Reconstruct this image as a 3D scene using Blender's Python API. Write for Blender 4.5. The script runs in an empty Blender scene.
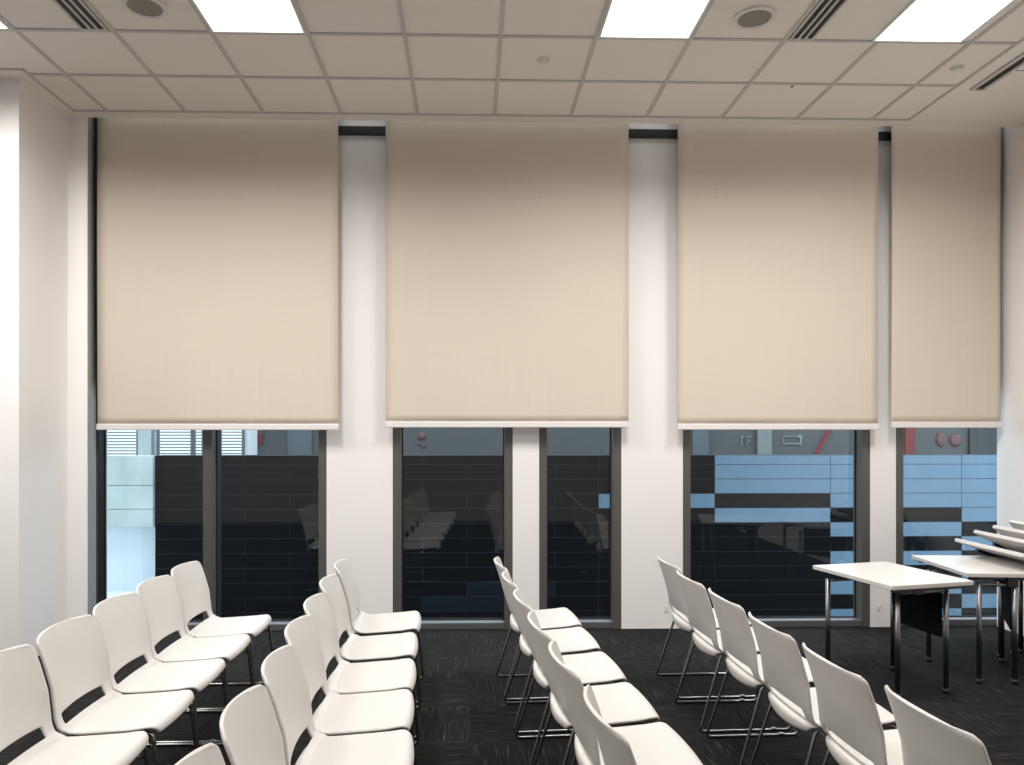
import bpy, bmesh, math, random
from mathutils import Vector, Matrix
random.seed(7)
S = bpy.context.scene
C = S.collection
PI = math.pi

# ------------------------------------------------------------------ helpers
def tag(o, label=None, cat=None, group=None, kind=None):
    if label: o['label'] = label
    if cat: o['category'] = cat
    if group: o['group'] = group
    if kind: o['kind'] = kind
    return o

def empty(name, loc=(0, 0, 0), rz=0, label=None, cat=None, group=None, kind=None):
    o = bpy.data.objects.new(name, None)
    C.objects.link(o)
    o.location = loc
    o.rotation_euler = (0, 0, rz)
    o.empty_display_size = 0.05
    return tag(o, label, cat, group, kind)

def obj(name, bm, mats, parent=None, smooth=False, kind=None):
    me = bpy.data.meshes.new(name)
    bmesh.ops.recalc_face_normals(bm, faces=bm.faces[:])
    bm.to_mesh(me)
    bm.free()
    if not isinstance(mats, (list, tuple)): mats = [mats]
    for m in mats: me.materials.append(m)
    if smooth:
        for p in me.polygons: p.use_smooth = True
    o = bpy.data.objects.new(name, me)
    C.objects.link(o)
    if parent: o.parent = parent
    if kind: o['kind'] = kind
    return o

def box(bm, x0, x1, y0, y1, z0, z1, mi=0, bev=0.0, seg=2):
    tmp = bmesh.new()
    bmesh.ops.create_cube(tmp, size=1)
    for v in tmp.verts:
        v.co = Vector((x0 + (v.co.x + .5) * (x1 - x0), y0 + (v.co.y + .5) * (y1 - y0), z0 + (v.co.z + .5) * (z1 - z0)))
    if bev > 0:
        bmesh.ops.bevel(tmp, geom=tmp.edges[:], offset=bev, segments=seg, affect='EDGES', profile=.5)
    merge(bm, tmp, mi)

def merge(bm, tmp, mi=0):
    vm = {}
    for v in tmp.verts: vm[v] = bm.verts.new(v.co)
    for f in tmp.faces:
        try:
            nf = bm.faces.new([vm[v] for v in f.verts])
            nf.material_index = mi
        except ValueError:
            pass
    tmp.free()

def fillet(pts, r, n=6):
    """round the inner corners of a polyline"""
    out = [Vector(pts[0])]
    for i in range(1, len(pts) - 1):
        a, b, c = Vector(pts[i - 1]), Vector(pts[i]), Vector(pts[i + 1])
        d1, d2 = (a - b), (c - b)
        l = min(r, d1.length * .45, d2.length * .45)
        p, q = b + d1.normalized() * l, b + d2.normalized() * l
        for k in range(n + 1):
            t = k / n
            out.append(p * (1 - t) ** 2 + b * 2 * t * (1 - t) + q * t * t)
    out.append(Vector(pts[-1]))
    return out

def tube(bm, pts, r, seg=10, mi=0, closed=False):
    pts = [Vector(p) for p in pts]
    n = len(pts)
    rings = []
    prev = None
    for i in range(n):
        if closed:
            t = pts[(i + 1) % n] - pts[i - 1]
        else:
            t = pts[min(i + 1, n - 1)] - pts[max(i - 1, 0)]
        t.normalize()
        if prev is None:
            ref = Vector((0, 0, 1)) if abs(t.z) < .9 else Vector((0, 1, 0))
            u = t.cross(ref).normalized()
        else:
            u = (prev - t * prev.dot(t)).normalized()
        prev = u
        w = t.cross(u)
        rings.append([bm.verts.new(pts[i] + (u * math.cos(a) + w * math.sin(a)) * r)
                      for a in [2 * PI * k / seg for k in range(seg)]])
    rng = range(n) if closed else range(n - 1)
    for i in rng:
        A, B = rings[i], rings[(i + 1) % n]
        for k in range(seg):
            f = bm.faces.new((A[k], A[(k + 1) % seg], B[(k + 1) % seg], B[k]))
            f.material_index = mi
            f.smooth = True
    if not closed:
        for R in (rings[0], rings[-1]):
            f = bm.faces.new(R)
            f.material_index = mi

def disc(bm, cx, cy, z0, z1, r0, r1, n=40, mi=0):
    """solid ring or disc (r0 = 0) between two heights"""
    def ring(r, z): return [bm.verts.new((cx + r * math.cos(2 * PI * k / n), cy + r * math.sin(2 * PI * k / n), z)) for k in range(n)]
    a, b = ring(r1, z0), ring(r1 * .98, z1)
    if r0 > 0:
        c, d = ring(r0, z0), ring(r0, z1)
        for k in range(n):
            j = (k + 1) % n
            for q in ((a[k], a[j], b[j], b[k]), (c[j], c[k], d[k], d[j]), (a[j], a[k], c[k], c[j]), (b[k], b[j], d[j], d[k])):
                bm.faces.new(q).material_index = mi
    else:
        for k in range(n):
            j = (k + 1) % n
            bm.faces.new((a[k], a[j], b[j], b[k])).material_index = mi
        bm.faces.new(a).material_index = mi
        bm.faces.new(b[::-1]).material_index = mi

def bake(o):
    """apply the modifiers of a template so that its copies share one finished mesh"""
    bpy.context.view_layer.update()
    dg = bpy.context.evaluated_depsgraph_get()
    me = bpy.data.meshes.new_from_object(o.evaluated_get(dg))
    me.name = o.name
    o.modifiers.clear()
    o.data = me
    for p in me.polygons: p.use_smooth = True

def copy_tree(o, parent=None):
    c = o.copy()
    C.objects.link(c)
    if parent: c.parent = parent
    for ch in list(o.children): copy_tree(ch, c)
    return c

# ------------------------------------------------------------------ materials
def mat(name, col, rough=.5, metal=0, noise=0, nscale=20, bump=0, bscale=200, spec=.5):
    m = bpy.data.materials.new(name)
    m.use_nodes = True
    nt = m.node_tree
    b = nt.nodes['Principled BSDF']
    b.inputs['Base Color'].default_value = (*col, 1)
    b.inputs['Roughness'].default_value = rough
    b.inputs['Metallic'].default_value = metal
    b.inputs['Specular IOR Level'].default_value = spec
    tc = nt.nodes.new('ShaderNodeTexCoord')
    if noise:
        n = nt.nodes.new('ShaderNodeTexNoise')
        n.inputs['Scale'].default_value = nscale
        n.inputs['Detail'].default_value = 4
        nt.links.new(tc.outputs['Object'], n.inputs['Vector'])
        r = nt.nodes.new('ShaderNodeMapRange')
        r.inputs['To Min'].default_value = 1 - noise
        r.inputs['To Max'].default_value = 1 + noise
        nt.links.new(n.outputs['Fac'], r.inputs['Value'])
        mx = nt.nodes.new('ShaderNodeVectorMath')
        mx.operation = 'SCALE'
        mx.inputs[0].default_value = col
        nt.links.new(r.outputs['Result'], mx.inputs['Scale'])
        nt.links.new(mx.outputs['Vector'], b.inputs['Base Color'])
    if bump:
        n = nt.nodes.new('ShaderNodeTexNoise')
        n.inputs['Scale'].default_value = bscale
        nt.links.new(tc.outputs['Object'], n.inputs['Vector'])
        bp = nt.nodes.new('ShaderNodeBump')
        bp.inputs['Strength'].default_value = bump
        bp.inputs['Distance'].default_value = .002
        nt.links.new(n.outputs['Fac'], bp.inputs['Height'])
        nt.links.new(bp.outputs['Normal'], b.inputs['Normal'])
    return m

def emit(name, col, strength):
    m = bpy.data.materials.new(name)
    m.use_nodes = True
    nt = m.node_tree
    nt.nodes.clear()
    e = nt.nodes.new('ShaderNodeEmission')
    e.inputs['Color'].default_value = (*col, 1)
    e.inputs['Strength'].default_value = strength
    o = nt.nodes.new('ShaderNodeOutputMaterial')
    nt.links.new(e.outputs[0], o.inputs[0])
    return m

def glass_mat():
    m = bpy.data.materials.new('window_glass')
    m.use_nodes = True
    nt = m.node_tree
    nt.nodes.clear()
    fr = nt.nodes.new('ShaderNodeFresnel'); 
    # same reflectance from both sides of the thin pane
    geo = nt.nodes.new('ShaderNodeNewGeometry')
    ior = nt.nodes.new('ShaderNodeMapRange'); ior.inputs['To Min'].default_value = 1.7; ior.inputs['To Max'].default_value = 1 / 1.7
    nt.links.new(geo.outputs['Backfacing'], ior.inputs['Value']); nt.links.new(ior.outputs[0], fr.inputs['IOR'])
    tr = nt.nodes.new('ShaderNodeBsdfTransparent'); tr.inputs['Color'].default_value = (.78, .86, .9, 1)
    gl = nt.nodes.new('ShaderNodeBsdfGlossy'); gl.inputs['Roughness'].default_value = 0
    mx = nt.nodes.new('ShaderNodeMixShader')
    o = nt.nodes.new('ShaderNodeOutputMaterial')
    nt.links.new(fr.outputs[0], mx.inputs[0])
    nt.links.new(tr.outputs[0], mx.inputs[1])
    nt.links.new(gl.outputs[0], mx.inputs[2])
    nt.links.new(mx.outputs[0], o.inputs[0])
    return m

def carpet_mat():
    m = bpy.data.materials.new('carpet')
    m.use_nodes = True
    nt = m.node_tree
    b = nt.nodes['Principled BSDF']
    b.inputs['Roughness'].default_value = .95
    b.inputs['Specular IOR Level'].default_value = .1
    tc = nt.nodes.new('ShaderNodeTexCoord')
    ck = nt.nodes.new('ShaderNodeTexChecker'); ck.inputs['Scale'].default_value = 2.0
    ck.inputs['Color1'].default_value = (0, 0, 0, 1); ck.inputs['Color2'].default_value = (1, 1, 1, 1)
    nt.links.new(tc.outputs['Object'], ck.inputs['Vector'])
    def streak(sc):
        mp = nt.nodes.new('ShaderNodeMapping'); mp.inputs['Scale'].default_value = sc
        nt.links.new(tc.outputs['Object'], mp.inputs['Vector'])
        n = nt.nodes.new('ShaderNodeTexNoise'); n.inputs['Scale'].default_value = 1; n.inputs['Detail'].default_value = 2
        nt.links.new(mp.outputs[0], n.inputs['Vector'])
        return n.outputs['Fac']
    def mixf(f, a, b_):
        x = nt.nodes.new('ShaderNodeMix')
        x.data_type = 'FLOAT'
        nt.links.new(f, x.inputs[0]); nt.links.new(a, x.inputs[2]); nt.links.new(b_, x.inputs[3])
        return x.outputs[0]
    s = mixf(ck.outputs['Fac'], streak((5, 75, 1)), streak((75, 5, 1)))
    base = nt.nodes.new('ShaderNodeValToRGB')
    e = base.color_ramp.elements
    e[0].position = .30; e[0].color = (.008, .008, .008, 1)
    e[1].position = .80; e[1].color = (.075, .071, .066, 1)
    k = base.color_ramp.elements.new(.56); k.color = (.014, .0135, .0125, 1)
    k = base.color_ramp.elements.new(.66); k.color = (.028, .027, .025, 1)
    nt.links.new(s, base.inputs[0])
    # each carpet tile a little lighter or darker
    mp = nt.nodes.new('ShaderNodeVectorMath'); mp.operation = 'SCALE'; mp.inputs['Scale'].default_value = 2.0
    nt.links.new(tc.outputs['Object'], mp.inputs[0])
    fl = nt.nodes.new('ShaderNodeVectorMath'); fl.operation = 'FLOOR'
    nt.links.new(mp.outputs[0], fl.inputs[0])
    wn = nt.nodes.new('ShaderNodeTexWhiteNoise')
    nt.links.new(fl.outputs[0], wn.inputs['Vector'])
    mr = nt.nodes.new('ShaderNodeMapRange'); mr.inputs['To Min'].default_value = .85; mr.inputs['To Max'].default_value = 1.2
    nt.links.new(wn.outputs['Value'], mr.inputs['Value'])
    sc = nt.nodes.new('ShaderNodeVectorMath'); sc.operation = 'SCALE'
    nt.links.new(base.outputs[0], sc.inputs[0]); nt.links.new(mr.outputs[0], sc.inputs['Scale'])
    nt.links.new(sc.outputs[0], b.inputs['Base Color'])
    bp = nt.nodes.new('ShaderNodeBump'); bp.inputs['Strength'].default_value = .4; bp.inputs['Distance'].default_value = .003
    nt.links.new(s, bp.inputs['Height']); nt.links.new(bp.outputs[0], b.inputs['Normal'])
    return m

def fabric_mat():
    m = bpy.data.materials.new('blind_fabric')
    m.use_nodes = True
    nt = m.node_tree
    b = nt.nodes['Principled BSDF']
    b.inputs['Roughness'].default_value = .9
    b.inputs['Specular IOR Level'].default_value = .15
    tc = nt.nodes.new('ShaderNodeTexCoord')
    def stre(sc):
        mp = nt.nodes.new('ShaderNodeMapping'); mp.inputs['Scale'].default_value = sc
        nt.links.new(tc.outputs['Object'], mp.inputs['Vector'])
        n = nt.nodes.new('ShaderNodeTexNoise'); n.inputs['Scale'].default_value = 1; n.inputs['Detail'].default_value = 3
        nt.links.new(mp.outputs[0], n.inputs['Vector'])
        return n.outputs['Fac']
    ad = nt.nodes.new('ShaderNodeMath'); ad.operation = 'ADD'
    nt.links.new(stre((2.5, 1, 110)), ad.inputs[0]); nt.links.new(stre((60, 1, 1.2)), ad.inputs[1])
    mr = nt.nodes.new('ShaderNodeMapRange'); mr.inputs['From Min'].default_value = .5; mr.inputs['From Max'].default_value = 1.5
    mr.inputs['To Min'].default_value = .97; mr.inputs['To Max'].default_value = 1.03
    nt.links.new(ad.outputs[0], mr.inputs['Value'])
    sc = nt.nodes.new('ShaderNodeVectorMath'); sc.operation = 'SCALE'; sc.inputs[0].default_value = BLIND
    nt.links.new(mr.outputs[0], sc.inputs['Scale']); nt.links.new(sc.outputs[0], b.inputs['Base Color'])
    return m

BLIND = (.64, .565, .475)
M = dict(
    wall=mat('white_wall_paint', (.86, .835, .82), .6, noise=.015, nscale=3),
    gyp=mat('ceiling_paint', (.88, .84, .785), .8),
    tile=mat('ceiling_tile', (.88, .84, .785), .95, noise=.03, nscale=400, bump=.3, bscale=300, spec=.1),
    tbar=mat('ceiling_grid_metal', (.58, .555, .53), .5),
    lightframe=mat('lamp_frame_white', (.8, .8, .8), .4),
    lamp=emit('lamp_diffuser', (1.0, .98, .95), 2.6),
    vent=mat('vent_white', (.62, .6, .57), .5),
    black=mat('matte_black', (.008, .008, .009), .5),
    blackpl=mat('black_plastic', (.012, .012, .013), .35),
    mesh=mat('black_mesh_panel', (.006, .006, .007), .8, spec=.1),
    grille=mat('speaker_grille', (.27, .25, .225), .7, noise=.2, nscale=900),
    ring=mat('speaker_ring', (.74, .72, .68), .4),
    frame=mat('bronze_aluminium', (.115, .108, .098), .45, metal=.3),
    sill=mat('grey_sill_metal', (.16, .165, .17), .4, metal=.5),
    gasket=mat('gasket_black', (.01, .011, .013), .5),
    fabric=fabric_mat(),
    bar=mat('blind_bar', (.76, .73, .71), .5),
    shell=mat('white_chair_plastic', (.58, .555, .53), .45, noise=.01, nscale=5),
    chrome=mat('chrome', (.30, .295, .285), .25, metal=1),
    steel=mat('brushed_steel', (.24, .237, .23), .32, metal=1),
    top=mat('white_laminate', (.64, .61, .58), .35),
    glass=glass_mat(),
    carpet=carpet_mat(),
    tdark=mat('dark_cladding', (.005, .0055, .0065), .7, noise=.12, nscale=3, spec=.06),
    tmid=mat('slate_cladding', (.010, .014, .020), .7, noise=.12, nscale=3, spec=.06),
    tlight=mat('pale_blue_cladding', (.11, .20, .285), .5, noise=.10, nscale=4),
    stone=mat('pale_stone', (.44, .52, .52), .7, noise=.35, nscale=2.5),
    pale=mat('pale_render', (.66, .76, .82), .8, noise=.05, nscale=2),
    white=mat('bright_paving', (.88, .88, .88), .8),
    facade=mat('grey_facade', (.078, .088, .092), .7, noise=.05, nscale=1),
    facadeL=mat('white_facade', (.85, .88, .9), .7),
    louvre=mat('louvre_blue_grey', (.10, .13, .15), .5),
    joint=mat('cladding_joint', (.042, .05, .06), .8, spec=.1),
    reveal=mat('grey_reveal_trim', (.34, .35, .34), .5),
    rear=mat('grey_beige_wall_paint', (.50, .47, .46), .7),
    louvreglow=emit('louvre_glow', (.86, .96, 1.0), 1.25),  # added glow for the far louvred openings, no lamp there
    red=mat('red_panel', (.17, .015, .02), .6),
    dk=mat('dark_door', (.010, .014, .015), .4),
    print_=mat('pink_print', (.14, .06, .06), .6),
    outl=mat('pale_outline', (.20, .225, .225), .5),
    ground=mat('courtyard_paving', (.02, .024, .03), .8),
)

# ------------------------------------------------------------------ the room
EYE = 1.65
CEIL = 4.10
WALL = 6.235          # room face of the window wall
POCKET = 6.0          # where the ceiling stops in front of the blinds
XL, XR, YB = -7.5, 4.43, -0.9
XC = -3.15            # side of the column on the left
YC = 5.36             # front of the column

bm = bmesh.new(); box(bm, XL - .2, XR + .2, YB - .2, WALL + .25, -.2, 0)
obj('floor', bm, M['carpet'], kind='structure')

# window wall: piers between floor-to-ceiling openings
OPEN = [(-3.05, -1.178), (-.636, .353), (.572, 1.256), (1.770, 3.350), (3.568, 4.70)]
bm = bmesh.new()
xs = [XC] + [v for o in OPEN for v in o][:-1]
for i in range(0, len(xs), 2):
    if xs[i + 1] - xs[i] > .01: box(bm, xs[i], xs[i + 1], WALL, WALL + .2, 0, 4.5)
box(bm, XC, XR + .1, WALL, WALL + .2, 4.3, 4.5)
obj('wall_back', bm, M['wall'], kind='structure')
bm = bmesh.new()
box(bm, XL, XC, YC, WALL + .2, 0, 4.5)
vs = [[bm.verts.new((x, y, z)) for x, y in ((XC, POCKET), (-3.0, POCKET), (-3.05, WALL + .003), (XC, WALL + .003))] for z in (0, 4.5)]
bm.faces.new(vs[0][::-1]); bm.faces.new(vs[1])
for i in range(4): bm.faces.new((vs[0][i], vs[0][(i + 1) % 4], vs[1][(i + 1) % 4], vs[1][i]))
obj('wall_left', bm, M['wall'], kind='structure')
bm = bmesh.new()
vs = [[bm.verts.new((x + o_, y, z)) for x, y, o_ in ((-3.003, POCKET + .02, 0), (-3.003, POCKET + .02, .004), (-3.049, WALL, .004), (-3.049, WALL, 0))] for z in (0, 4.28)]
bm.faces.new(vs[0][::-1]); bm.faces.new(vs[1])
for i in range(4): bm.faces.new((vs[0][i], vs[0][(i + 1) % 4], vs[1][(i + 1) % 4], vs[1][i]))
obj('trim_2', bm, M['reveal'], kind='structure')
bm = bmesh.new(); box(bm, XR, XR + .2, YB, WALL, 0, 4.5)
obj('wall_right', bm, M['wall'], kind='structure')
bm = bmesh.new(); box(bm, XL - .2, XL, YB, YC, 0, 4.5)
obj('wall_far_left', bm, M['wall'], kind='structure')
bm = bmesh.new(); box(bm, XL - .2, XR + .2, YB - .2, YB, 0, 4.5)
obj('wall_rear', bm, M['rear'], kind='structure')

# ceiling: lay-in tiles inside a plain painted border
TX, TP = .192, .596
TL, TR, TY = -3.04, 3.47, 5.88
ROWS = [TY - .59 * k for k in range(0, 13)]
bm = bmesh.new()
box(bm, XL, XR, YB, POCKET, CEIL + .006, CEIL + .15, 1)                 # slab above, tile faced
box(bm, XL, XR, TY, POCKET, CEIL, CEIL + .006, 0)                       # border along the blinds
box(bm, TR, XR, YB, TY, CEIL, CEIL + .006, 0)                           # plain board on the right
box(bm, XL, TL, 5.22, TY, CEIL, CEIL + .006, 0)                         # border round the column
box(bm, XL, XR, POCKET, WALL, 4.30, 4.5, 0)                             # top of the blind pocket
obj('ceiling', bm, [M['gyp'], M['tile']], kind='structure')
bm = bmesh.new()
hb = .012
k = -12
while TX + TP * k < TR:
    x = TX + TP * k
    if x > XL:
        box(bm, x - hb, x + hb, YB, TY if x > TL else 5.22, CEIL - .002, CEIL + .006)
    k += 1
for y in ROWS[1:]:
    if y > YB: box(bm, XL if y < 5.22 else TL, TR, y - hb, y + hb, CEIL - .0015, CEIL + .006)
box(bm, TL, TR, TY - .012, TY + .008, CEIL - .003, CEIL + .006)
box(bm, TR - .008, TR + .012, YB, TY + .008, CEIL - .003, CEIL + .006)
box(bm, TL - .012, TL + .008, 5.22, TY + .008, CEIL - .003, CEIL + .006)
box(bm, XL, TL, 5.21, 5.23, CEIL - .003, CEIL + .006)
obj('trim_1', bm, M['tbar'], kind='structure')

# ------------------------------------------------------------------ windows
def window(n, x0, x1, mullions=(), fin=False, side=.066):
    r = empty('window_%d' % n, ((x0 + x1) / 2, WALL, 0), kind='structure')
    c = (x0 + x1) / 2
    a, b = x0 - c, x1 - c
    fw, d0, d1 = .066, .004, .150
    bm = bmesh.new()
    box(bm, a, a + side, d0, d1, 0, 4.3)
    box(bm, b - fw, b, d0, d1, 0, 4.3)
    box(bm, a + side, b - fw, d0, d1, 4.24, 4.3)
    obj('window_frame', bm, M['frame'], r)
    bm = bmesh.new()
    box(bm, a + side, b - fw, d0 + .01, d1, 0, .055, bev=.004)
    obj('window_sill', bm, M['sill'], r)
    cuts = [a + side]
    for m0, m1 in mullions:
        bm = bmesh.new()
        box(bm, m0 - c, m1 - c, d0, d1, .055, 4.24)
        obj('mullion', bm, M['frame'], r)
        cuts += [m0 - c, m1 - c]
    cuts.append(b - fw)
    gy = .118
    for i in range(0, len(cuts), 2):
        p, q = cuts[i], cuts[i + 1]
        bm = bmesh.new()
        g = .010
        for yy in ((gy - .014, gy - .004), ):
            box(bm, p, p + g, yy[0], yy[1], .055, 2.05); box(bm, q - g, q, yy[0], yy[1], .055, 2.05)
            box(bm, p + g, q - g, yy[0], yy[1], .055, .055 + g)
        obj('gasket', bm, M['gasket'], r)
        bm = bmesh.new()
        SP = 2.05
        vs = [bm.verts.new(v) for v in ((p, gy, .055), (q, gy, .055), (q, gy, SP), (p, gy, SP))]
        bm.faces.new(vs)
        obj('pane', bm, M['glass'], r)
        bm = bmesh.new(); box(bm, p, q, gy - .003, gy + .03, SP, 4.24); obj('sky_blocker', bm, M['gasket'], r)  # unseen panel added behind the blind to keep sky light off the reveal
        if fin:
            bm = bmesh.new()
            if i == 0: box(bm, p, p + .003, d0 + .002, gy - .015, .055, 4.24)
            else: box(bm, p - .04, p, d1 - .002, d1 + .09, .055, 4.24)
            obj('jamb_lining' if i == 0 else 'outer_fin', bm, M['gasket'], r)

window(1, *OPEN[0], mullions=[(-2.185, -2.112)], fin=True, side=.018)
window(2, *OPEN[1])
window(3, *OPEN[2])
window(4, *OPEN[3])
window(5, *OPEN[4])

# ------------------------------------------------------------------ roller blinds
def blind(x0, x1, zb, label):
    r = empty('roller_blind', ((x0 + x1) / 2, 6.12, zb), label=label, cat='blind', group='beige roller blinds on the window wall')
    h = (x1 - x0) / 2
    bm = bmesh.new()
    n, mrow = 24, 40
    top = 4.235 - zb
    grid = []
    for j in range(mrow + 1):
        z = .045 + (top - .045) * j / mrow
        row = []
        for i in range(n + 1):
            s = i / n * 2 - 1
            y = .0025 * math.sin(s * 5 + z * 2.3) + .004 * (abs(s) ** 3) * math.exp(-z * 1.2)
            row.append(bm.verts.new((s * (h - .004), y, z)))
        grid.append(row)
    for j in range(mrow):
        for i in range(n):
            bm.faces.new((grid[j][i], grid[j][i + 1], grid[j + 1][i + 1], grid[j + 1][i])).smooth = True
    f = obj('fabric', bm, M['fabric'], r)
    sm = f.modifiers.new('thick', 'SOLIDIFY'); sm.thickness = .0012; sm.offset = 0
    bm = bmesh.new(); box(bm, -h, h, -.011, .011, 0, .05, bev=.006)
    obj('bottom_bar', bm, M['bar'], r)
    bm = bmesh.new()
    tube(bm, [(-h + .01, .03, top), (h - .01, .03, top)], .03, 20)
    obj('roller_tube', bm, M['bar'], r)
    for s in (-1, 1):
        bm = bmesh.new(); box(bm, s * (h - .004) - .004, s * (h - .004) + .004, .0, .066, top - .04, 4.30 - zb)
        obj('end_bracket', bm, M['vent'], r)

blind(-2.985, -1.058, 1.650, 'wide beige roller blind at the far left, over the window with the central mullion')
blind(-.686, 1.296, 1.670, 'wide beige roller blind covering two narrow windows in the middle of the wall')
blind(1.692, 3.358, 1.652, 'beige roller blind over the single wide window behind the front white table')
blind(3.462, 4.385, 1.668, 'narrowest beige roller blind at the right end beside the right wall')
bm = bmesh.new()
box(bm, -2.9, 4.40, 6.195, 6.232, 4.068, 4.135, bev=.004)
o = obj('mounting_rail', bm, M['black'])
tag(o, 'long black rail running across the pier tops behind the roller blinds', 'rail')

# ------------------------------------------------------------------ ceiling fittings
def ceiling_light(x0, y1, label, w=TP, l=1.18, power=46):
    r = empty('ceiling_light', (x0 + w / 2, y1 - l / 2, CEIL), label=label, cat='ceiling light', group='recessed ceiling light panels')
    a, b, t = w / 2 - .013, l / 2 - .013, .012
    bm = bmesh.new()
    box(bm, -a, -a + t, -b, b, -.006, .005); box(bm, a - t, a, -b, b, -.006, .005)
    box(bm, -a + t, a - t, -b, -b + t, -.006, .005); box(bm, -a + t, a - t, b - t, b, -.006, .005)
    obj('light_frame', bm, M['lightframe'], r)
    bm = bmesh.new(); box(bm, -a + t, a - t, -b + t, b - t, -.003, .004)
    obj('diffuser', bm, M['lamp'], r)
    ld = bpy.data.lights.new('lamp_light', 'AREA')
    ld.shape = 'RECTANGLE'; ld.size = 2 * (a - t); ld.size_y = 2 * (b - t)
    ld.energy = power; ld.color = (1.0, .98, .95); ld.spread = math.radians(160)
    lo = bpy.data.objects.new('lamp_light', ld); C.objects.link(lo)
    lo.parent = r; lo.location = (0, 0, -.008)

LX = [(-3.384, 'glowing ceiling panel cut off at the upper left corner, above the column'),
      (-1.596, 'glowing ceiling panel above the leftmost roller blind'),
      (.788, 'glowing ceiling panel at the top centre, left of the right-hand round speaker'),
      (2.515, 'glowing ceiling panel nearest the right wall')]
for x, lb in LX: ceiling_light(x, 4.70, lb)
for (x, _), lb in zip(LX, ('above the left chairs', 'in the second file from the left', 'in the third file from the left', 'nearest the right wall')):
    ceiling_light(x, 1.75, 'ceiling light panel behind the camera, ' + lb, power=17)
ceiling_light(-5.172, 4.70, 'ceiling panel left of the picture, in front of the column wall')
ceiling_light(-5.172, 1.75, 'ceiling panel behind the camera, nearest the far left wall', power=17)

def ceiling_speaker(x, y, label):
    r = empty('ceiling_speaker', (x, y, CEIL + .006), label=label, cat='speaker', group='round ceiling speakers')
    bm = bmesh.new(); disc(bm, 0, 0, -.012, 0, .097, .125); obj('speaker_ring', bm, M['ring'], r)
    bm = bmesh.new(); disc(bm, 0, 0, -.009, 0, 0, .097); obj('grille', bm, M['grille'], r)
ceiling_speaker(-1.88, 4.42, 'round ceiling speaker beside the left slot vent')
ceiling_speaker(1.69, 4.445, 'round ceiling speaker between the centre light panel and a slot vent')

def detector(x, y, label, rad):
    r = empty('smoke_detector', (x, y, CEIL + .006), label=label, cat='detector', group='small ceiling detectors')
    bm = bmesh.new(); disc(bm, 0, 0, -.010, 0, 0, rad); obj('base', bm, M['ring'], r)
    bm = bmesh.new(); disc(bm, 0, 0, -.017, -.010, 0, rad * .66); obj('sensor_cap', bm, M['ring'], r)
detector(.487, 5.00, 'small round detector alone on a middle ceiling tile', .042)
detector(3.30, 5.03, 'small round detector on the narrow cut tile at the right', .042)
bm = bmesh.new(); disc(bm, 2.30, 5.335, CEIL + .001, CEIL + .0062, 0, .009, 12)
tag(obj('ceiling_plug', bm, M['black']), 'tiny dark plug in a ceiling tile near the right slot vent', 'plug')

def slot_vent(x0, x1, y0, y1, label, nslot=3, z=None):
    z = CEIL + .006 if z is None else z
    r = empty('slot_vent', ((x0 + x1) / 2, (y0 + y1) / 2, z), label=label, cat='air vent', group='linear slot vents in the ceiling')
    h, l = (x1 - x0) / 2, (y1 - y0) / 2
    bm = bmesh.new(); box(bm, -h, h, -l, l, -.003, 0); obj('backing', bm, M['black'], r)
    bm = bmesh.new()
    e = .014 if nslot > 1 else .026
    box(bm, -h, -h + e, -l, l, -.013, -.001); box(bm, h - e, h, -l, l, -.013, -.001)
    box(bm, -h + e, h - e, l - .012, l, -.013, -.001)
    obj('vent_frame', bm, M['vent'], r)
    for k in range(1, nslot):
        x = -h + e + (2 * h - 2 * e) * k / nslot
        bm = bmesh.new(); box(bm, x - .006, x + .006, -l, l - .012, -.013, -.001); obj('vent_bar', bm, M['vent'], r)
slot_vent(-2.375, -2.215, 2.0, 4.68, 'three-slot black linear vent at the left, left of a round speaker')
slot_vent(1.998, 2.150, 2.0, 4.68, 'three-slot black linear vent between the two right-hand light panels')
slot_vent(3.59, 3.70, 2.0, 5.33, 'single-slot linear vent in the plain ceiling border at the right', 1, CEIL)
hp = empty('access_panel', (4.03, 4.65, CEIL + .002), label='square ceiling access panel beside the single-slot vent at the right', cat='access panel')
bm = bmesh.new(); box(bm, -.325, .29, -.40, .40, -.004, 0); obj('shadow_gap', bm, M['black'], hp)
bm = bmesh.new(); box(bm, -.322, .28, -.39, .378, -.010, -.001); obj('hatch', bm, M['gyp'], hp)

# small socket on the pier right of the middle windows
so = empty('wall_socket', (1.63, WALL, .165), label='tiny white cover plate low on the pier right of the middle blind', cat='socket')
bm = bmesh.new(); box(bm, -.014, .014, -.006, 0, -.025, .025, bev=.003); obj('plate', bm, M['bar'], so)
so = empty('wall_socket', (3.42, WALL, .165), label='tiny white cover plate low on the slim pier behind the front table', cat='socket')
bm = bmesh.new(); box(bm, -.014, .014, -.006, 0, -.025, .025, bev=.003); obj('plate', bm, M['bar'], so)

# ------------------------------------------------------------------ chairs
def lerp_profile(pts, n):
    """resample a polyline of (x, z) evenly with Catmull-Rom smoothing"""
    out = []
    m = len(pts)
    for k in range(n):
        t = k / (n - 1) * (m - 1)
        i = min(int(t), m - 2); f = t - i
        p = [pts[max(0, min(m - 1, i + j))] for j in (-1, 0, 1, 2)]
        out.append(tuple(.5 * (2 * p[1][d] + (p[2][d] - p[0][d]) * f + (2 * p[0][d] - 5 * p[1][d] + 4 * p[2][d] - p[3][d]) * f * f
                               + (-p[0][d] + 3 * p[1][d] - 3 * p[2][d] + p[3][d]) * f ** 3) for d in range(len(pts[0]))))
    return out

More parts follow.
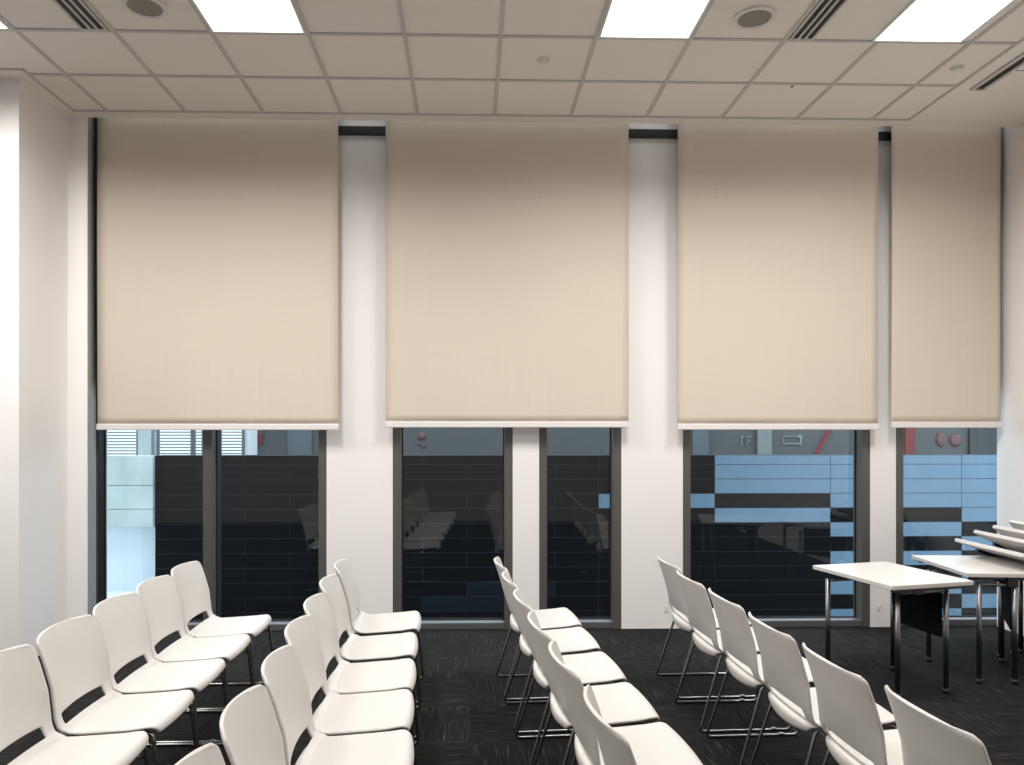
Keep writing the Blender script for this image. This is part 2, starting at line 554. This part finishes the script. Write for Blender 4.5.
HW = .226
def make_chair():
    r = empty('stacking_chair')
    # seat: rows of (x, z, half width), rear lip rolled down, waterfall front
    prof = lerp_profile([(-.150, .390, .168), (-.164, .406, .190), (-.164, .427, .206), (-.148, .440, .216), (-.11, .449, .224),
                         (-.02, .455, HW), (.08, .461, HW), (.150, .465, .2255), (.192, .462, .222), (.216, .453, .213), (.228, .437, .200), (.230, .421, .190)], 26)
    n = 18
    bm = bmesh.new()
    g = []
    for x, z, w in prof:
        row = []
        for i in range(n + 1):
            s = i / n * 2 - 1
            e = abs(s)
            flat = max(0, min(1, (x + .15) / .06)) * max(0, min(1, (.20 - x) / .06))
            dz = -.016 * e ** 8 * flat + (-.006 * (1 - e * e)) * flat
            bow = .012 * (1 - s * s) if x > .178 else (-.030 * (1 - s * s) * min(1, (-.10 - x) / .07) if x < -.10 else 0)
            if x < -.14 and z < .42: dz -= .014 * (1 - s * s)
            row.append(bm.verts.new((x + bow, s * w, z + dz)))
        g.append(row)
    for j in range(len(g) - 1):
        for i in range(n):
            bm.faces.new((g[j][i], g[j][i + 1], g[j + 1][i + 1], g[j + 1][i]))
    seat = obj('seat', bm, M['shell'], r)
    m = seat.modifiers.new('t', 'SOLIDIFY'); m.thickness = .014; m.offset = -1
    m = seat.modifiers.new('s', 'SUBSURF'); m.levels = 1; m.render_levels = 1
    bake(seat)
    # backrest: curved panel on two side posts, open slot above the seat
    zt, zb, rad = .806, .433, .026
    zs = [zb, .439, .446, .453, .460, .494, .506] + [.506 + (zt - .506) * k / 18 for k in range(1, 19)]
    zs = zs[:-3] + [zt - .025, zt - .019, zt - .013, zt - .009, zt - .003, zt]
    ss = [-1, -.965, -.91, -.83, -.755, -.715, -.6, -.4, -.2, 0, .2, .4, .6, .715, .755, .83, .91, .965, 1]
    def bx(z):
        pts = [(.429, -.108), (.4395, -.140), (.450, -.163), (.464, -.178), (.484, -.188), (.52, -.199), (.62, -.232), (.72, -.262), (.78, -.284), (.83, -.306)]
        for (a, xa), (b, xb) in zip(pts, pts[1:]):
            if z <= b: return xa + (xb - xa) * (z - a) / (b - a)
        return pts[-1][1]
    bm = bmesh.new()
    V = {}
    for j, z in enumerate(zs):
        d = zt - z
        w = HW + .001 + .001 * max(0, (z - .5) / .32)
        if d < rad: w = w - rad + math.sqrt(max(0, rad * rad - (rad - d) ** 2)) if d > 0 else w - rad
        for i, s in enumerate(ss):
            up = max(0, min(1, (zt - z) / .16))
            wing = abs(s) ** 2.3 * (.014 + .036 * max(0, min(1, (z - .46) / .16)))
            arch = .012 * (1 - s * s) * max(0, (z - .55) / .27)
            dip = .006 * (1 - (s / .8) ** 2) if (.49 < z < .50 and abs(s) < .75) else 0
            V[j, i] = bm.verts.new((bx(z) + wing, s * w, z + arch + dip))
    for j in range(len(zs) - 1):
        for i in range(len(ss) - 1):
            if .452 < zs[j] < .49 and abs(ss[i] + ss[i + 1]) / 2 < .755: continue       # the slot
            bm.faces.new((V[j, i], V[j, i + 1], V[j + 1, i + 1], V[j + 1, i]))
    bmesh.ops.delete(bm, geom=[v for v in bm.verts if not v.link_faces], context='VERTS')
    back = obj('backrest', bm, M['shell'], r)
    m = back.modifiers.new('t', 'SOLIDIFY'); m.thickness = .013; m.offset = 0
    m = back.modifiers.new('s', 'SUBSURF'); m.levels = 1; m.render_levels = 1
    bake(back)
    # chrome sled legs, one bent rod per side
    tr = .0078
    for s in (-1, 1):
        bm = bmesh.new()
        yt, yb = s * .198, s * .2205
        pts = [(-.06, yt, .431), (-.135, yt, .421), (-.264, yb, tr + .001), (.246, yb, tr + .001), (.207, yt, .424), (.06, yt, .438)]
        tube(bm, fillet(pts, .032), tr, 10)
        leg = obj('sled_leg', bm, M['chrome'], r)
        bm = bmesh.new(); box(bm, .135, .163, yb - .0095, yb + .0095, .001, .0195, bev=.003)
        obj('linking_clip', bm, M['chrome'], leg)
    bm = bmesh.new()
    tube(bm, fillet([(.213, -.202, .36), (.165, -.15, .385), (.165, .15, .385), (.213, .202, .36)], .05), .0055, 10)
    obj('cross_bar', bm, M['chrome'], r)
    bm = bmesh.new()
    tube(bm, [(-.10, -.198, .429), (-.10, .198, .429)], .0055, 10)
    obj('cross_bar', bm, M['chrome'], r)
    return r

ORD = ['nearest the windows', 'second from the windows', 'third from the windows', 'fourth from the windows',
       'fifth from the windows', 'sixth from the windows', 'seventh from the windows']
ROWS_C = {
    'leftmost row': [(-1.505, 4.70, 0), (-1.503, 4.23, 0), (-1.497, 3.76, 0), (-1.486, 3.285, 0), (-1.49, 2.81, 0)],
    'second row from the left': [(-.548, 4.77, 2), (-.533, 4.24, 2), (-.507, 3.73, 2), (-.483, 3.262, 2), (-.449, 2.791, 2), (-.438, 2.322, 2), (-.440, 1.853, 2)],
    'third row from the left': [(.452, 4.83, 4), (.482, 4.33, 4), (.520, 3.82, 4), (.556, 3.325, 4), (.60, 2.835, 4), (.655, 2.30, 4)],
    'rightmost row': [(1.52, 4.82, 2), (1.507, 4.31, 2), (1.535, 3.80, 2), (1.552, 3.27, 2), (1.578, 2.76, 2), (1.632, 2.26, 2)],
}
proto = make_chair()
first = True
for row, spots in ROWS_C.items():
    for i, (x, y, a) in enumerate(spots):
        c = proto if first else copy_tree(proto)
        first = False
        c.location = (x, y, 0)
        c.rotation_euler = (0, 0, math.radians(a))
        end = ORD[i]
        tag(c, 'white plastic sled-base chair in the %s, %s' % (row, end), 'chair', 'white chairs in the ' + row)

# ------------------------------------------------------------------ tables
def make_table(x, y, rz, legs, label, tilt=0, zp=.709, W=.30, group='white flip-top tables'):
    r = empty('folding_table', (x, y, 0), math.radians(rz), label=label, cat='table', group=group)
    D, T = .358, .0135
    bm = bmesh.new(); box(bm, -W, W, -D, D, -T, T, bev=.0035)
    t = obj('tabletop', bm, M['top'], r)
    t.location = (0, 0, zp); t.rotation_euler = (0, math.radians(tilt), 0)
    bm = bmesh.new()                                     # black tray rails under the top
    e = .26 if tilt == 0 else .15
    box(bm, -e, e, -D + .03, -D + .06, -T - .022, -T); box(bm, -e, e, D - .06, D - .03, -T - .022, -T)
    box(bm, -.045, .045, -D + .06, D - .06, -T - .018, -T)
    u = obj('underframe', bm, M['blackpl'], t)
    zl = .655
    for (a, b, ly) in legs:
        for lx in (a, b):
            bm = bmesh.new(); tube(bm, [(lx, ly, .025), (lx, ly, zl)], .0155, 16)
            lg = obj('leg', bm, M['steel'], r)
            bm = bmesh.new(); tube(bm, [(lx, ly, .0), (lx, ly, .012), (lx, ly, .03)], .019, 16)
            obj('foot', bm, M['blackpl'], lg)
        bm = bmesh.new(); tube(bm, [(a, ly, zl - .012), (b, ly, zl - .012)], .011, 12)
        obj('cross_bar', bm, M['steel'], r)
        bm = bmesh.new(); box(bm, -.035, .035, ly - .018, ly + .018, zl - .025, zp - T - .006 if tilt == 0 else zp - .035, bev=.004)
        obj('hinge_bracket', bm, M['blackpl'], r)
    (a0, b0, y0), (a1, b1, y1) = legs
    bm = bmesh.new(); tube(bm, [(0, y0, zl - .005), (0, y1, zl - .005)], .016, 12)
    obj('beam', bm, M['blackpl'], r)
    # black modesty panel hung between the legs on the right
    bm = bmesh.new()
    p, q = Vector((b0 - .012, y0 + .02, 0)), Vector((b1 - .012, y1 - .02, 0))
    n = Vector((-(q - p).y, (q - p).x, 0)).normalized() * .004
    vs = []
    for z in (.345, zl - .005):
        vs.append([bm.verts.new(v + Vector((0, 0, z))) for v in (p - n, q - n, q + n, p + n)])
    bm.faces.new(vs[0][::-1]); bm.faces.new(vs[1])
    for i in range(4): bm.faces.new((vs[0][i], vs[0][(i + 1) % 4], vs[1][(i + 1) % 4], vs[1][i]))
    obj('modesty_panel', bm, M['mesh'], r)
    return r

make_table(2.723, 4.84, 13, [(-.150, .215, -.235), (-.282, .240, .227)],
           'white flip-top table standing alone in front, its whole top in view')
make_table(3.545, 5.14, -4.5, [(-.205, .02, -.325), (-.285, .22, .14)],
           'level white table behind the front one, cut by the right edge')
TILT = [(3.882, .738, 19, .30, 'lowest tilted white tabletop, just above the level second table'),
        (4.021, .759, 27, .30, 'second tilted white tabletop up in the nested stack at the right'),
        (4.123, .764, 38, .27, 'third tilted white tabletop up in the nested stack at the right'),
        (4.222, .762, 50, .27, 'topmost tilted white tabletop at the right edge by the wall')]
for i, (x, zp, tl, tw, lb) in enumerate(TILT):
    make_table(x, 5.16 + .018 * i, -1.0, [(-.05 + .0 * i, .17, -.30 + .045 * i), (-.05, .17, .20 + .045 * i)], lb, tl, zp, tw, group='nested flip-top tables')

# ------------------------------------------------------------------ outside the windows
OW = 10.0
def ox(px, Y=OW):
    """X on the plane y = Y for a column of the photograph"""
    u = (px - 490) / 755; th = math.atan(20 / 755)
    return Y * (math.cos(th) * u + math.sin(th)) / (math.cos(th) - math.sin(th) * u)
A, B, CC, D_, E, F = ox(155), ox(598.6), ox(714.8), ox(830.4), ox(961.7), ox(1200)
TOPZ, Z0, CH = 1.315, 1.19, .194
def tone(col, c):
    if col == 0: return 0
    if col == 1: return 1 if c == 3 else 0
    if col == 2: return 1 if c in (0, 1, 2, 4) else 0
    if col == 3: return 1 if c <= 3 or (c >= 5 and c % 2 == 1) else 0
    return 1 if c <= 4 or (c >= 6 and c % 2 == 0) else 0
bm = bmesh.new()
g = .004
cols = [(A, B), (B, CC), (CC, D_), (D_, E), (E, F)]
box(bm, A, F, OW + .005, OW + .25, -1.2, TOPZ, 3)
for ci, (a, b) in enumerate(cols):
    nsub = max(1, round((b - a) / 1.2))
    for c in range(0, 13):
        z1 = TOPZ if c == 0 else Z0 - CH * (c - 1)
        z0 = Z0 - CH * c
        off = .5 if (ci == 0 and c % 2) else 0
        xsx = [a + (b - a) * (q + off) / nsub for q in range(nsub + 1)]
        xsx = [a] + [x for x in xsx if a + .02 < x < b - .02] + [b]
        for p, q in zip(xsx, xsx[1:]):
            t = tone(ci, c)
            mi = 1 if t else 0
            if ci == 0 and c in (9, 10) and p < ox(470) < q: mi = 2
            box(bm, p + g, q - g, OW, OW + .005, z0 + g, z1 - g, mi)
obj('courtyard_wall', bm, [M['tdark'], M['tlight'], M['tmid'], M['joint']], kind='structure')
# pale stone parapet seen through the left window, with rendered wall and ledge under it
bm = bmesh.new()
xl = -9.5
for z0, z1 in ((.93, TOPZ), (.62, .93), (.385, .62)):
    for k in range(4):
        box(bm, A - 1.3 * (k + 1) + .004, A - 1.3 * k - .004, OW - .06, OW + .2, z0 + .004, z1 - .004)
obj('stone_parapet', bm, M['stone'], kind='structure')
bm = bmesh.new(); box(bm, xl, A, OW + .25, OW + .45, -.55, TOPZ - .02); obj('rendered_wall', bm, M['pale'], kind='structure')
bm = bmesh.new(); box(bm, xl, A - .02, 7.2, OW + .25, -1.2, -.50); obj('white_ledge', bm, M['white'], kind='structure')
bm = bmesh.new(); box(bm, -14, 14, 6.5, 30, -1.4, -1.2); obj('courtyard_ground', bm, M['ground'], kind='structure')

# the building across the courtyard, seen in the strip between parapet and blinds
FY = 14.0
def fz(py, Y=FY): return EYE - (py - 430) * Y / 755
bl = empty('building', (ox(400, FY), FY, -1.2), label='grey shop building beyond the courtyard wall with red and dark panels', cat='building')
cx = ox(400, FY)
def bpart(name, px0, px1, py0, py1, m, d0=-.05, d1=0.0):
    bm = bmesh.new()
    box(bm, ox(px0, FY) - cx, ox(px1, FY) - cx, d0, d1, fz(py1) + 1.2, fz(py0) + 1.2)
    return obj(name, bm, m, bl)
bm = bmesh.new(); box(bm, ox(250, FY) - cx, 14, 0, .4, 0, 4.0); obj('facade_wall', bm, M['facade'], bl)
bpart('door_panel', 288, 312, 405, 470, M['louvre'])
bpart('sign', 254, 263, 434, 444, M['red'])
bpart('red_panel', 904, 914, 380, 470, M['red'])
bpart('door', 968, 995, 380, 470, M['dk'])
bpart('door_panel', 692, 708, 400, 470, M['louvre'])
bpart('post', 756, 770, 400, 470, M['outl'], -.09, -.05)
for (a, b_, t, u_) in ((418, 426, 432, 440), (417, 420, 442, 446), (422, 426, 443, 448), (936, 945, 432, 447), (949, 961, 434, 447)):
    bm = bmesh.new()
    tmp = bmesh.new()
    bmesh.ops.create_icosphere(tmp, subdivisions=2, radius=1)
    xa, xb, za, zb_ = ox(a, FY) - cx, ox(b_, FY) - cx, fz(u_) + 1.2, fz(t) + 1.2
    for v in tmp.verts: v.co = Vector(((xa + xb) / 2 + v.co.x * (xb - xa) / 2, -.02 + v.co.y * .02, (za + zb_) / 2 + v.co.z * (zb_ - za) / 2))
    merge(bm, tmp)
    obj('wall_print', bm, M['print_'], bl, smooth=True)
# red diagonal stripe
bm = bmesh.new()
q = [(828, 428), (832, 428), (817, 455), (813, 455)]
vv = []
for yy in (-.05, -.005):
    vv.append([bm.verts.new((ox(a, FY) - cx, yy, fz(b_) + 1.2)) for a, b_ in q])
bm.faces.new(vv[0]); bm.faces.new(vv[1][::-1])
for i in range(4): bm.faces.new((vv[0][i], vv[1][i], vv[1][(i + 1) % 4], vv[0][(i + 1) % 4]))
obj('diagonal_stripe', bm, M['red'], bl)
# pale bracket-shaped outlines on the facade
for strokes in ([(741, 742, 437, 446), (740, 744, 436, 437.5), (746, 747, 437, 446), (746, 751, 436, 437.5), (746, 750, 440, 441.5)],
                [(782, 783, 436, 444), (782, 797, 436, 437), (797, 802, 435, 438), (799, 801, 438, 445), (783, 799, 443, 444.5)]):
    bm = bmesh.new()
    for (a, b_, t, u_) in strokes: box(bm, ox(a, FY) - cx, ox(b_, FY) - cx, -.03, -.002, fz(u_) + 1.2, fz(t) + 1.2)
    obj('outline_mark', bm, M['outl'], bl)

# bright louvred block at the left
LY = 13.0
b2 = empty('building', (ox(160, LY), LY, -1.2), label='bright white building with louvred windows beyond the stone parapet', cat='building')
c2 = ox(160, LY)
bm = bmesh.new(); box(bm, -9, ox(249, LY) - c2, 0, .5, 0, 4.2); obj('facade_wall', bm, M['facadeL'], b2)
for px0, px1 in ((85, 138), (160, 192), (196, 203), (222, 243)):
    a, b_ = ox(px0, LY) - c2, ox(px1, LY) - c2
    f = bmesh.new()
    for (p, q_, s, t) in ((a - .03, a, 1.5, 3.6), (b_, b_ + .03, 1.5, 3.6)): box(f, p, q_, -.07, 0, 2.0, 3.6)
    box(f, a, b_, -.07, 0, 1.97 if px0 < 150 else 2.36, 2.0 if px0 < 150 else 2.39)
    fo = obj('louvre_window', f, M['louvre'], b2)
    s = bmesh.new()
    z = 2.02 if px0 < 150 else 2.44
    while z < 3.5:
        box(s, a, b_, -.05, -.01, z, z + .018); z += .052
    obj('slats', s, M['louvre'], fo)
    s = bmesh.new(); box(s, a, b_, -.008, -.001, 2.0 if px0 < 150 else 2.39, 3.6); obj('glow_sheet', s, M['louvreglow'], fo)  # glowing sheet added behind the slats to whiten the openings
bm = bmesh.new(); box(bm, ox(141, LY) - c2, ox(154, LY) - c2, -.12, 0, 0, 4.2); obj('pilaster', bm, M['stone'], b2)

# ------------------------------------------------------------------ light, camera, output
w = bpy.data.worlds.new('sky')
S.world = w
w.use_nodes = True
bg = w.node_tree.nodes['Background']
bg.inputs['Color'].default_value = (.84, .93, 1.0, 1)
bg.inputs['Strength'].default_value = 2.5

cam = bpy.data.cameras.new('camera')
co = bpy.data.objects.new('camera', cam)
C.objects.link(co)
co.location = (0, 0, EYE)
co.rotation_euler = (PI / 2, 0, -math.atan(20 / 755))
cam.sensor_fit = 'HORIZONTAL'
cam.sensor_width = 36
cam.lens = 36 * 755 / 1024
cam.shift_x = (512 - 490) / 1024
cam.shift_y = (430 - 382.5) / 1024
cam.clip_start = .02
S.camera = co
S.view_settings.view_transform = 'Standard'
S.view_settings.look = 'None'
S.view_settings.exposure = 0.25
S.view_settings.gamma = 1
S.view_settings.use_curve_mapping = False
S.cycles.max_bounces = 10
S.cycles.diffuse_bounces = 8
S.cycles.use_denoising = True
